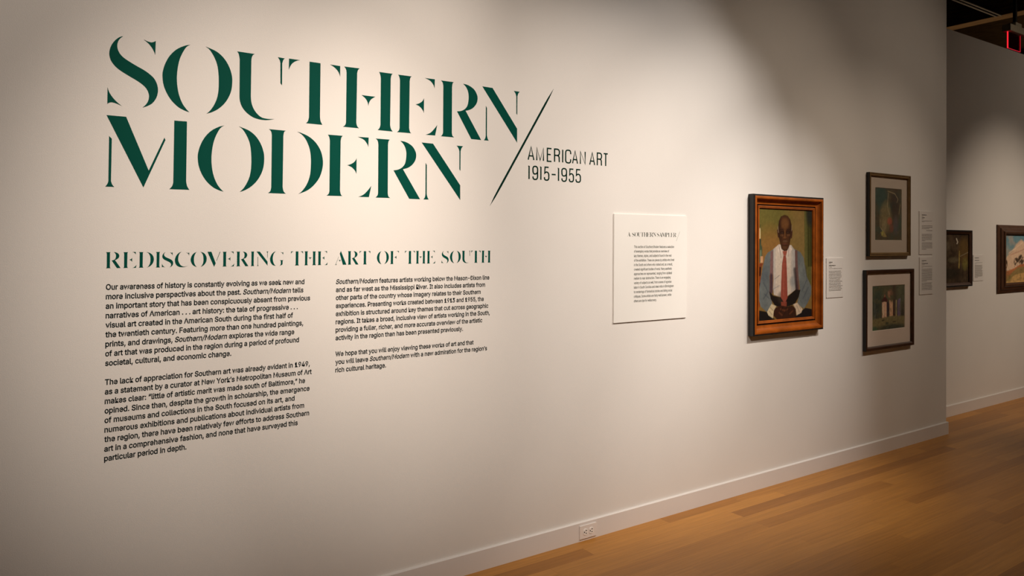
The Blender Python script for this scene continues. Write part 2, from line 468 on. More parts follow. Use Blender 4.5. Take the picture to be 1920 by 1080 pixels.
CAPT = 0.2529
t = thing('title_word', (0.323, 0, 2.021), 'huge dark green stencil word SOUTHERN, top line of the wall title', 'lettering', 'title words on the wall')
letter_run(t, 'SOUTHERN', [(0.323, 0.4858), (0.5003, 0.7472), (0.7643, 0.9498), (0.9662, 1.1828), (1.1971, 1.4243), (1.4457, 1.6459), (1.6636, 1.8815), (1.8868, 2.1032)], 2.0209, CAPT, M_GREEN)
adopt(t)
t = thing('title_word', (0.319, 0, 1.730), 'huge dark green stencil word MODERN, directly below SOUTHERN', 'lettering', 'title words on the wall')
letter_run(t, 'MODERN', [(0.319, 0.596), (0.6245, 0.8713), (0.8874, 1.1111), (1.1275, 1.3261), (1.3453, 1.5609), (1.5675, 1.7834)], 1.7299, 0.2532, M_GREEN)
adopt(t)
# slash: a long pointed blade
a, b = Vector((1.9334, 1.7116)), Vector((2.3127, 2.3145)); d = (b - a); wv = Vector((0.0062, 0))
vs, fs = slab([[tuple(a), tuple(a + d * .07 + wv * .75), tuple(a + d * .16 + wv), tuple(a + d * .86 + wv), tuple(a + d * .93 + wv * .7), tuple(b),
                tuple(a + d * .93 - wv * .7), tuple(a + d * .86 - wv), tuple(a + d * .16 - wv), tuple(a + d * .07 - wv * .75)]], 0, 0.0008)
o = mesh_obj('title_slash', vs, fs, M_GREENDK)
o['label'] = 'long thin dark green slash leaning right of the title words'; o['category'] = 'lettering'

# subtitle in thin strokes
ST = {
 'A': ['.0,.0c .5,1.c 1.,.0c', '.16,.30c .84,.30c'], 'M': ['.0,.0c .0,1.c .5,.02c 1.,1.c 1.,.0c'],
 'E': ['1.,1.c .0,1.c .0,.0c 1.,.0c', '.0,.53c .8,.53c'],
 'R': ['.0,.0c .0,1.c .6,1.c .86,.95 1.,.84 1.,.68 .86,.56 .6,.51c .0,.51c', '.6,.51c .82,.47 .96,.36 .97,.20 1.,.0c'],
 'I': ['.5,.0c .5,1.c'], 'N': ['.0,.0c .0,1.c 1.,.0c 1.,1.c'], 'T': ['.0,1.c 1.,1.c', '.5,1.c .5,.0c'],
 'C': ['1.,.70c 1.,.84 .86,.97 .5,1. .14,.96 .0,.80 .0,.50 .0,.20 .14,.04 .5,.0 .86,.03 1.,.16 1.,.30c'],
 '1': ['.0,.95c .9,.99c', '1.,1.c 1.,.0c'], '-': ['.0,.47c 1.,.47c'],
 '9': ['.0,.22c .06,.08 .25,.01 .5,.0 .80,.03 1.,.18 1.,.5 1.,.82 .80,.97 .5,1. .18,.97 .0,.85 .0,.70 .04,.54 .22,.43 .5,.42 .8,.46 1.,.58c'],
 '5': ['.96,1.c .14,1.c .06,.52c .25,.60 .5,.63 .82,.58 1.,.44 1.,.31 1.,.14 .80,.02 .5,.0 .22,.01 .05,.08 .0,.22c'],
}


def open_smooth(s, n=5):
    p = [(float(t.rstrip('c').split(',')[0]), float(t.rstrip('c').split(',')[1]), t.endswith('c')) for t in s.split()]
    q = [Vector(a[:2]) for a in p]; out = []
    for i in range(len(p) - 1):
        if p[i][2] and p[i + 1][2]: out.append(q[i]); continue
        t1 = (q[i + 1] - q[i - 1]) * .5 if not p[i][2] else q[i + 1] - q[i]
        t2 = (q[i + 2] - q[i]) * .5 if not p[i + 1][2] else q[i + 1] - q[i]
        for k in range(n):
            t = k / n
            out.append(q[i] * (2*t**3-3*t**2+1) + t1 * (t**3-2*t**2+t) + q[i+1] * (-2*t**3+3*t**2) + t2 * (t**3-t**2))
    out.append(q[-1]); return out


def ribbon(pl, hv, hh):
    """outline quads of a stroke: hv = half width of upright strokes, hh = of level ones"""
    L, Rr = [], []
    n = len(pl)
    for i in range(n):
        def nr(a, b):
            d = b - a; d.normalize(); return Vector((-d.y, d.x))
        if i == 0: o = nr(pl[0], pl[1])
        elif i == n - 1: o = nr(pl[-2], pl[-1])
        else:
            a, b = nr(pl[i-1], pl[i]), nr(pl[i], pl[i+1])
            o = (a + b) / max(1 + a.dot(b), 0.35)
        o = Vector((o.x * hv, o.y * hh))
        L.append(pl[i] + o); Rr.append(pl[i] - o)
    return [[tuple(L[i]), tuple(L[i+1]), tuple(Rr[i+1]), tuple(Rr[i])] for i in range(n - 1)]


def stroke_line(root, text, ext, zb, cap, m):
    hv, hh = 0.0038, 0.0033; k = 0; cs = []
    for ch in text:
        if ch == ' ': continue
        xl, xr = ext[k]; k += 1
        xl += hv; xr -= hv
        if ch in 'AMN': xl += .0006; xr -= .0006
        if ch == 'I': xl = xr = (xl + xr) / 2
        for s in ST[ch]:
            pl = [Vector((xl + (xr - xl) * p.x, zb + hh + (cap - 2 * hh) * p.y)) for p in open_smooth(s)]
            cs += ribbon(pl, hv, hh)
    vs, fs = slab(cs, 0, 0.0008)
    mesh_obj('text_line', vs, fs, m, root)


t = thing('subtitle_lettering', (2.152, 0, 1.848), 'thin dark green capitals AMERICAN ART 1915-1955 right of the slash', 'lettering')
e = [2.1522, 2.1953, 2.2046, 2.255, 2.2714, 2.3048, 2.3172, 2.3554, 2.3709, 2.3756, 2.389, 2.4291, 2.4339, 2.4753, 2.4857, 2.527, 2.5498, 2.5919, 2.6023, 2.6391, 2.647, 2.6831]
stroke_line(t, 'AMERICAN ART', list(zip(e[::2], e[1::2])), 1.9432, 0.0712, M_GREENDK)
e = [2.1541, 2.1662, 2.1822, 2.2182, 2.2268, 2.2389, 2.2535, 2.2884, 2.2994, 2.332, 2.3391, 2.3509, 2.3649, 2.4022, 2.4139, 2.448, 2.458, 2.4945]
stroke_line(t, '1915-1955', list(zip(e[::2], e[1::2])), 1.8478, 0.0712, M_GREENDK)
adopt(t)

# section heading
hx = [0.3236, 0.3697, 0.3782, 0.4211, 0.428, 0.4776, 0.4842, 0.4985, 0.5047, 0.5427, 0.5484, 0.5979, 0.6031, 0.6597, 0.6626, 0.7091, 0.7172, 0.7608, 0.7683, 0.8136, 0.823, 0.8365, 0.845, 0.8909, 0.8974, 0.9504, 0.9814, 1.0306, 1.0361, 1.0843, 1.092, 1.1346, 1.167, 1.2162, 1.2223, 1.2701, 1.2752, 1.3243, 1.355, 1.4109, 1.4179, 1.4592, 1.4885, 1.5376, 1.5428, 1.5894, 1.5981, 1.6407, 1.6732, 1.7101, 1.7169, 1.7742, 1.7812, 1.8265, 1.8312, 1.8826, 1.8883, 1.9382]
t = thing('heading_lettering', (0.3236, 0, 1.443), 'dark green stencil heading REDISCOVERING THE ART OF THE SOUTH in one line', 'lettering')
letter_run(t, 'REDISCOVERING THE ART OF THE SOUTH', list(zip(hx[::2], hx[1::2])), 1.4427, 0.0562, M_GREEN)
adopt(t)

# ---------------------------------------------------------------- running text
import os
try:        # Blender's own bundled grotesque; its built-in face otherwise
    FONT = bpy.data.fonts.load(os.path.join(bpy.utils.system_resource('DATAFILES'), 'fonts', 'Inter.woff2'))
except Exception:
    FONT = None


def text_geo(body, bold=0.0):
    c = bpy.data.curves.new('line', 'FONT'); c.body = body; c.size = 1
    if FONT: c.font = FONT
    c.resolution_u = 2; c.offset = bold
    o = bpy.data.objects.new('line', c); COL.objects.link(o)
    m = o.to_mesh()
    vs = [tuple(v.co) for v in m.vertices]; fs = [tuple(p.vertices) for p in m.polygons]
    o.to_mesh_clear(); bpy.data.objects.remove(o); bpy.data.curves.remove(c)
    return vs, fs


def width(s):
    if not s: return 0.0
    v, _ = text_geo(s + '|'); b, _ = text_geo('|')
    return max(p[0] for p in v) - max(p[0] for p in b)


def text_line(root, body, xl, xr, zb, size, m, y=-0.0008, bold=0.010, italic=None, name='text_line'):
    vs, fs = text_geo(body, bold)
    if italic and italic in body:
        i = body.index(italic)
        xa, xb = width(body[:i]), width(body[:i] + italic)
        vs = [(p[0] + (0.21 * p[1] - 0.02 if xa - .02 <= p[0] <= xb + .01 else 0), p[1], p[2]) for p in vs]
    x0 = min(p[0] for p in vs); x1 = max(p[0] for p in vs)
    sx = (xr - xl) / (x1 - x0)
    out = [(xl + (p[0] - x0) * sx, y, zb + p[1] * size) for p in vs]
    o = mesh_obj(name, out, fs, m, root)
    me = o.data
    if me.polygons and sum(p.normal.y for p in me.polygons) > 0: me.flip_normals()
    return o


IT = 'Southern/Modern'
c1 = [("Our awareness of history is constantly evolving as we seek new and", 1.037), ("more inclusive perspectives about the past. Southern/Modern tells", 1.033),
      ("an important story that has been conspicuously absent from previous", 1.0612), ("narratives of American . . . art history: the tale of progressive . . .", 1.0106),
      ("visual art created in the American South during the first half of", .9914), ("the twentieth century. Featuring more than one hundred paintings,", 1.0335),
      ("prints, and drawings, Southern/Modern explores the wide range", .9975), ("of art that was produced in the region during a period of profound", 1.0167),
      ("societal, cultural, and economic change.", .7526), None,
      ("The lack of appreciation for Southern art was already evident in 1949,", 1.0623), ("as a statement by a curator at New York\u2019s Metropolitan Museum of Art", 1.0704),
      ("makes clear: \u201clittle of artistic merit was made south of Baltimore,\u201d he", 1.0434), ("opined. Since then, despite the growth in scholarship, the emergence", 1.0623),
      ("of museums and collections in the South focused on its art, and", 1.0005), ("numerous exhibitions and publications about individual artists from", 1.0399),
      ("the region, there have been relatively few efforts to address Southern", 1.0612), ("art in a comprehensive fashion, and none that have surveyed this", 1.0141),
      ("particular period in depth.", .5946)]
c2 = [("Southern/Modern features artists working below the Mason-Dixon line", 1.9328), ("and as far west as the Mississippi River. It also includes artists from", 1.9088),
      ("other parts of the country whose imagery relates to their Southern", 1.8843), ("experiences. Presenting works created between 1913 and 1955, the", 1.9022),
      ("exhibition is structured around key themes that cut across geographic", 1.9277), ("regions. It takes a broad, inclusive view of artists working in the South,", 1.9361),
      ("providing a fuller, richer, and more accurate overview of the artistic", 1.8944), ("activity in the region than has been presented previously.", 1.7887), None,
      ("We hope that you will enjoy viewing these works of art and that", 1.8468), ("you will leave Southern/Modern with a new admiration for the region\u2019s", 1.9217),
      ("rich cultural heritage.", 1.4014)]
LEAD = 0.03344
LABS = ['longer dark text paragraph opening Our awareness of history, under the heading on the left',
        'dark text paragraph opening The lack of appreciation, lowest on the left of the wall',
        'dark text paragraph opening Southern/Modern features artists, right column under the heading',
        'short dark text paragraph opening We hope that you, bottom of the right column']
for ci, (colm, xl, z1) in enumerate([(c1, 0.3243, 1.3668), (c2, 1.1713, 1.3628)]):
    t = None; k = 0
    for i, it in enumerate(colm):
        if it is None: t = None; continue
        if t is None:
            t = thing('text_paragraph', (xl, 0, z1 - i * LEAD), LABS[ci * 2 + k], 'wall text', 'paragraphs of the introduction on the wall'); k += 1
        text_line(t, it[0], xl, it[1], z1 - i * LEAD, 0.0372, M_TEXT, italic=IT, bold=0.019)
for o in [o for o in bpy.data.objects if o.name.startswith('text_paragraph')]: adopt(o)

# ---------------------------------------------------------------- section panel
PT = 0.0075
t = thing('information_board', (3.0, 0, 1.108), 'white rectangular text panel headed A SOUTHERN SAMPLER left of the portrait', 'panel')
boxes('board_face', [(2.7215, 3.2835, -PT, -0.0005, 1.109, 1.694)], M_BOARD, t, bevel=0.0006)
kx = (CAM_D - PT) / (CAM_D - 0.005)
ex_ = natural('A', 2.8225, .0233, fit=2.842) + natural('SOUTHERN', 2.8555, .0233, fit=3.0375) + natural('SAMPLER', 3.0465, .0233, fit=3.1995)
letter_run(t, 'A SOUTHERN SAMPLER', [(a * kx, b * kx) for a, b in ex_], 1.5728, .0233, M_PRINT, yb=-PT, thick=0.0004)
a, b = Vector((3.1975, 1.549)), Vector((3.227, 1.604)); wv = Vector((0.0005, 0))
vs, fs = slab([[tuple(a - wv), tuple(a + wv), tuple(b + wv), tuple(b - wv)]], -PT, 0.0004)
mesh_obj('slash', vs, fs, M_PRINT, t)
sl = ["This section of Southern/Modern features a selection", "of exemplary works that provide an overview of", "key themes, styles, and subjects found in the rest",
      "of the exhibition. There are pieces by artists who lived", "in the South and others who visited and, as a result,", "created significant bodies of work. Many aesthetic",
      "approaches are represented, ranging from stylized", "realism to near abstraction. There is an engaging", "variety of subjects as well, from scenes of agrarian",
      "labor in South Carolina and steel mills in Birmingham", "to renderings of fantastical stories and biting social", "critiques. Some artists are fairly well known, while", "others are ripe for rediscovery."]
sx_ = [3.1825, 3.1419, 3.1616, 3.1835, 3.1705, 3.1653, 3.1653, 3.1548, 3.1626, 3.1799, 3.1689, 3.1616, 3.0437]
for i, (s, xr) in enumerate(zip(sl, sx_)):
    text_line(t, s, 2.870 * kx, xr * kx, 1.5105 - i * 0.02465, 0.0258, M_PRINT, y=-PT - 0.0004, italic=IT, bold=0.008)
adopt(t)


# ---------------------------------------------------------------- object labels with tiny type
def word_bar(root, x0, x1, z, h, y, m, rnd):
    vs, fs = [], []; x = x0
    while x < x1 - 0.002:
        wd = min(rnd.uniform(0.006, 0.022), x1 - x)
        i = len(vs)
        vs += [(x, y, z - h), (x + wd, y, z - h), (x + wd, y, z), (x, y, z)]
        fs.append((i, i + 1, i + 2, i + 3)); x += wd + 0.0022
    mesh_obj('text_line', vs, fs, m, root)


def card(x0, x1, z0, z1, ywall, label, rows, seed):
    rnd = random.Random(seed); T = 0.0045
    t = thing('object_label', ((x0 + x1) / 2, ywall, z0), label, 'label', 'object labels beside the artworks')
    boxes('card', [(x0, x1, ywall - T, ywall - 0.0004, z0, z1)], M_TAN, t, bevel=0.0004)
    H = z1 - z0; W = x1 - x0
    for v, ua, ub, kind in rows:
        h = {'b': 0.0052, 'r': 0.0033, 'l': 0.0024}[kind]
        word_bar(t, x0 + ua * W, x0 + ub * W, z1 - v * H + h / 2, h, ywall - T - 0.0003, M_INKB if kind == 'b' else M_INK, rnd)
    adopt(t)


r_ = random.Random(3)
card(4.677, 4.880, 1.1660, 1.4386, 0, 'white object label just right of the orange-framed portrait', [(.106, .14, .34, 'b'), (.141, .14, .27, 'l'), (.19, .14, .53, 'b'), (.23, .14, .3, 'l'), (.268, .14, .92, 'l')] +
     [(.333 + .0375 * i, .14, r_.uniform(.80, .94), 'r') for i in range(14)], 1)
card(5.918, 6.130, 1.456, 1.7945, 0, 'upper of two stacked object labels near the wall end, beside the gold frame', [(.087, .18, .52, 'b'), (.118, .18, .3, 'l'), (.152, .18, .38, 'b'), (.18, .18, .3, 'l'), (.225, .18, .92, 'l'), (.245, .18, .36, 'l'),
     (.336, .18, .95, 'r'), (.37, .18, .95, 'r'), (.402, .18, .72, 'r'), (.446, .5, .95, 'r')] + [(.535 + .03 * i, .18, .92 if i < 5 else .42, 'r') for i in range(6)] +
     [(.728 + .0303 * i, .18, .94 if i < 5 else .5, 'r') for i in range(6)], 2)
card(5.922, 6.1305, 1.142, 1.4345, 0, 'lower of two stacked object labels near the wall end, beside the dark brown frame', [(.095, .16, .5, 'b'), (.127, .16, .3, 'l'), (.172, .16, .62, 'b'), (.205, .16, .36, 'l'), (.248, .16, .92, 'l'), (.283, .16, .26, 'l')] +
     [(.327 + .0350 * i, .16, .93 if i < 9 else .54, 'r') for i in range(10)] + [(.696 + .0350 * i, .16, r_.uniform(.86, .95), 'r') for i in range(6)], 3)
card(7.466, 7.669, 1.193, 1.435, 0.285, 'small white object label on the far wall between two paintings', [(.114, .14, .55, 'b'), (.205, .14, .58, 'b'), (.30, .14, .88, 'l'), (.345, .14, .3, 'l')] +
     [(.397 + .0352 * i, .14, r_.uniform(.82, .92), 'r') for i in range(13)] + [(.86, .14, .45, 'r')], 4)


# ---------------------------------------------------------------- picture frames
def rect_sweep(name, x0, x1, z0, z1, ywall, prof, mats, parent, pm):
    """moulding: prof = [(inset, standing-out)], mitred round a rectangle; pm = material index per profile step"""
    vs, fs, fm = [], [], []
    k = len(prof)
    for cx, cz, sx, sz in ((x0, z0, 1, 1), (x1, z0, -1, 1), (x1, z1, -1, -1), (x0, z1, 1, -1)):
        for a, d in prof: vs.append((cx + sx * a, ywall - d, cz + sz * a))
    for c in range(4):
        n = (c + 1) % 4
        for j in range(k - 1):
            fs.append((c * k + j, n * k + j, n * k + j + 1, c * k + j + 1)); fm.append(pm[j])
    o = mesh_obj(name, vs, fs, mats, parent, fmat=fm)
    bm = bmesh.new(); bm.from_mesh(o.data); bmesh.ops.recalc_face_normals(bm, faces=bm.faces)
    f0 = bm.faces[0]
    bm.to_mesh(o.data); bm.free()
    p = o.data.polygons[0]
    c = Vector(((x0 + x1) / 2, ywall, (z0 + z1) / 2))
    if (p.center - c).dot(p.normal) < 0: o.data.flip_normals()
    return o


def panel_sheet(name, x0, x1, z0, z1, yf, th, m, parent, holes=None):
    if not holes: return boxes(name, [(x0, x1, yf, yf + th, z0, z1)], m, parent)
    a0, a1, b0, b1 = holes; bl = 0.003
    vs = [(x0, yf, z0), (x1, yf, z0), (x1, yf, z1), (x0, yf, z1), (a0 - bl, yf, b0 - bl), (a1 + bl, yf, b0 - bl), (a1 + bl, yf, b1 + bl), (a0 - bl, yf, b1 + bl),
          (a0, yf + th, b0), (a1, yf + th, b0), (a1, yf + th, b1), (a0, yf + th, b1)]
    fs = []
    for i in range(4):
        j = (i + 1) % 4
        fs += [(i, j, 4 + j, 4 + i), (4 + i, 4 + j, 8 + j, 8 + i)]
    return mesh_obj(name, vs, fs, m, parent)


# a tiny painter: soft polygons, blobs and strokes laid over each other in picture coordinates (0..1, v down)
class Paint:
    def __init__(s, nx, ny, aspect):
        s.nx, s.ny = nx, ny
        u, v = np.meshgrid((np.arange(nx) + .5) / nx, (np.arange(ny) + .5) / ny)
        s.u, s.v, s.asp = u, v, aspect
        s.c = np.zeros((ny, nx, 3)); s.rng = np.random.default_rng(5)

    @staticmethod
    def col(c): return np.array([lin(x) for x in c])

    def noise(s, fx, fy, octs=3):
        out = 0; amp = 1; tot = 0
        for o in range(octs):
            gx, gy = max(int(fx * 2**o), 1), max(int(fy * 2**o), 1)
            g = s.rng.random((gy + 2, gx + 2))
            X, Y = s.u * gx, s.v * gy; i, j = X.astype(int), Y.astype(int)
            a, b = X - i, Y - j; a = a*a*(3-2*a); b = b*b*(3-2*b)
            out = out + amp * ((g[j, i]*(1-a)+g[j, i+1]*a)*(1-b) + (g[j+1, i]*(1-a)+g[j+1, i+1]*a)*b); tot += amp; amp *= .55
        return out / tot

    def over(s, a, c):
        c = s.col(c) if np.ndim(c) == 1 and len(c) == 3 and not isinstance(c, np.ndarray) else c
        s.c = s.c * (1 - a[..., None]) + a[..., None] * c

    def fill(s, c): s.c[:] = s.col(c)

    def sd(s, P):
        U, V = s.u * s.asp, s.v
        P = [(x * s.asp, y) for x, y in P]
        d = np.full(U.shape, 9.); ins = np.zeros(U.shape, bool)
        for i in range(len(P)):
            (ax, ay), (bx, by) = P[i - 1], P[i]
            ex, ey = bx - ax, by - ay; L = ex*ex + ey*ey + 1e-12
            t = np.clip(((U-ax)*ex + (V-ay)*ey) / L, 0, 1)
            d = np.minimum(d, np.hypot(U-ax-t*ex, V-ay-t*ey))
            cr = ((ay > V) != (by > V)) & (U < (bx-ax) * (V-ay) / (by-ay + 1e-12) + ax)
            ins ^= cr
        return np.where(ins, d, -d)

    def poly(s, P, c, soft=.006, alpha=1.0):
        a = np.clip(s.sd(P) / soft + .5, 0, 1) * alpha; s.over(a, c); return a

    def blob(s, x, y, rx, ry, c, alpha=1.0, p=1.0):
        q = ((s.u - x) / rx)**2 + ((s.v - y) / ry)**2
        a = np.clip(1.3 - q, 0, 1)**p * alpha; s.over(np.clip(a, 0, 1), c)

    def line(s, P, w, c, alpha=1.0):
        U, V = s.u * s.asp, s.v; d = np.full(U.shape, 9.)
        for (ax, ay), (bx, by) in zip(P[:-1], P[1:]):
            ax, bx = ax * s.asp, bx * s.asp
            ex, ey = bx - ax, by - ay; t = np.clip(((U-ax)*ex + (V-ay)*ey) / (ex*ex + ey*ey + 1e-12), 0, 1)
            d = np.minimum(d, np.hypot(U-ax-t*ex, V-ay-t*ey))
        s.over(np.clip((w - d) / (w * .7), 0, 1) * alpha, c)

    def mesh(s, name, x0, x1, z0, z1, y, parent, m, gain=1.0):
        nx, ny = s.nx, s.ny
        X = np.linspace(x0, x1, nx); Z = np.linspace(z1, z0, ny)
        vs = np.stack([np.repeat(X[None], ny, 0), np.full((ny, nx), y), np.repeat(Z[:, None], nx, 1)], -1).reshape(-1, 3)
        idx = np.arange(nx * ny).reshape(ny, nx)
        f = np.stack([idx[1:, :-1], idx[1:, 1:], idx[:-1, 1:], idx[:-1, :-1]], -1).reshape(-1, 4)
        o = mesh_obj(name, vs.tolist(), f.tolist(), m, parent)
        ca = o.data.color_attributes.new('paint', 'FLOAT_COLOR', 'POINT')
        c = np.ones((ny * nx, 4), np.float32); c[:, :3] = np.clip(s.c * gain, 0, .95).reshape(-1, 3)
        ca.data.foreach_set('color', c.ravel())
        return o


M_PAINT = mat('paint_layer', (1, 1, 1, 1), 0.7, 0.08, attr='paint', vary=0.05, vscale=180)
M_ORANGE = mat('amber_wood', (0.32, 0.078, 0.007, 1), 0.45, 0.22, vary=0.3, vscale=14)
M_BLACKWOOD = mat('black_stained_wood', (0.012, 0.010, 0.009, 1), 0.4, 0.5, vary=0.2, vscale=20)
M_GROOVE = mat('dark_groove', (0.02, 0.008, 0.004, 1), 0.7, 0.2, vary=0.1)
M_GOLD = mat('dull_gold_wood', (0.22, 0.135, 0.055, 1), 0.4, 0.5, vary=0.15, vscale=18, metal=0.2)
M_BROWNWOOD = mat('dark_brown_wood', (0.060, 0.025, 0.012, 1), 0.4, 0.5, vary=0.2, vscale=18)
M_OLDWOOD = mat('old_brown_wood', (0.085, 0.036, 0.016, 1), 0.45, 0.4, vary=0.25, vscale=14)
M_MATA = mat('beige_mat_board', (0.56, 0.47, 0.385, 1), 0.8, 0.2, vary=0.02, vscale=10)
M_MATB = mat('cream_mat_board', (0.80, 0.67, 0.575, 1), 0.8, 0.2, vary=0.02, vscale=10)
M_GLASS = glass_mat('picture_glass', (1, 1, 1, 1), 0.02)

# portrait
PR = {
'curtain':[[.838,-.001],[.986,-.004],[.988,.528],[.976,.511],[.977,.789],[.884,.615],[.85,.509]],
'curtain_dark':[[.885,.008],[.996,.006],[.999,.528],[.904,.527]],
'shelf':[[-.005,.487],[.098,.488],[.062,.521],[.052,.626],[.023,.782],[.043,.866],[-.007,.895],[-.019,.52]],
'candle':[[.026,.18],[.043,.18],[.044,.274],[.027,.274]],
'neck_b':[[.021,.274],[.054,.274],[.057,.329],[.02,.329]],
'bottle':[[.02,.324],[.057,.324],[.076,.348],[.079,.483],[.002,.482],[.003,.348]],
'blabel':[[.045,.427],[.09,.427],[.09,.484],[.045,.483]],
'sleeveL':[[.278,.365],[.173,.394],[.126,.43],[.09,.514],[.052,.626],[.022,.73],[.023,.808],[.054,.866],[.167,.923],[.261,.864],[.218,.767],[.202,.602],[.269,.497]],
'sleeveR':[[.655,.364],[.768,.394],[.83,.445],[.851,.524],[.884,.615],[.977,.711],[.977,.789],[.908,.865],[.84,.912],[.705,.869],[.749,.783],[.76,.723],[.726,.585],[.681,.497]],
'shirt':[[.365,.324],[.269,.365],[.267,.516],[.275,.63],[.27,.71],[.281,.769],[.388,.791],[.528,.787],[.682,.732],[.67,.529],[.675,.384],[.594,.329]],
'suspL':[[.221,.385],[.269,.377],[.269,.519],[.269,.503],[.26,.752],[.203,.766],[.215,.502]],
'suspR':[[.663,.376],[.711,.376],[.719,.524],[.72,.508],[.749,.761],[.682,.781],[.67,.507]],
'trousers':[[.197,.734],[.271,.776],[.388,.796],[.528,.795],[.682,.734],[.771,.739],[.738,.804],[.66,.867],[.528,.884],[.314,.876],[.229,.809]],
'legL':[[.003,.896],[.167,.918],[.283,.981],[.378,1.012],[-.017,1.012]],
'legR':[[.617,1.012],[.683,.972],[.863,.908],[.995,.924],[.996,1.027]],
'knot':[[.435,.382],[.521,.382],[.501,.423],[.453,.422]],
'tie':[[.453,.422],[.496,.423],[.511,.519],[.518,.581],[.53,.803],[.476,.856],[.405,.794],[.419,.58],[.427,.499]],
'tail':[[.411,.837],[.515,.84],[.512,.886],[.415,.883]],
'hands':[[.293,.891],[.409,.87],[.528,.884],[.616,.877],[.683,.906],[.689,.978],[.617,1.002],[.486,1.009],[.357,1.003],[.267,.949]],
'cuffL':[[.24,.85],[.326,.872],[.282,.912],[.267,.978],[.188,.948],[.162,.918]],
'cuffR':[[.633,.867],[.71,.855],[.812,.917],[.789,.949],[.7,.97],[.683,.912]],
'neck':[[.385,.289],[.576,.289],[.559,.353],[.519,.381],[.464,.383],[.415,.363]],
'head':[[.472,.057],[.403,.073],[.369,.113],[.358,.162],[.355,.201],[.365,.255],[.385,.294],[.405,.334],[.43,.368],[.484,.375],[.534,.364],[.556,.329],[.576,.284],[.591,.244],[.6,.194],[.599,.144],[.578,.1],[.532,.066]],
'earL':[[.332,.192],[.36,.186],[.373,.265],[.35,.258]],
'earR':[[.593,.194],[.62,.196],[.609,.264],[.586,.271]],
'collarL':[[.373,.319],[.435,.383],[.397,.434],[.351,.368]],
'collarR':[[.568,.329],[.519,.383],[.546,.43],[.614,.368]],
'pts':[[.429,.216],[.535,.212],[.424,.24],[.545,.238],[.478,.2],[.478,.262],[.484,.294],[.479,.32],[.479,.334],[.479,.351],[.483,.136],[.404,.191],[.553,.187],[.464,.385]],
'hpts':[[.378,.932],[.431,.956],[.485,.92],[.529,.906],[.573,.951],[.627,.926],[.464,.989],[.399,.901]],
}


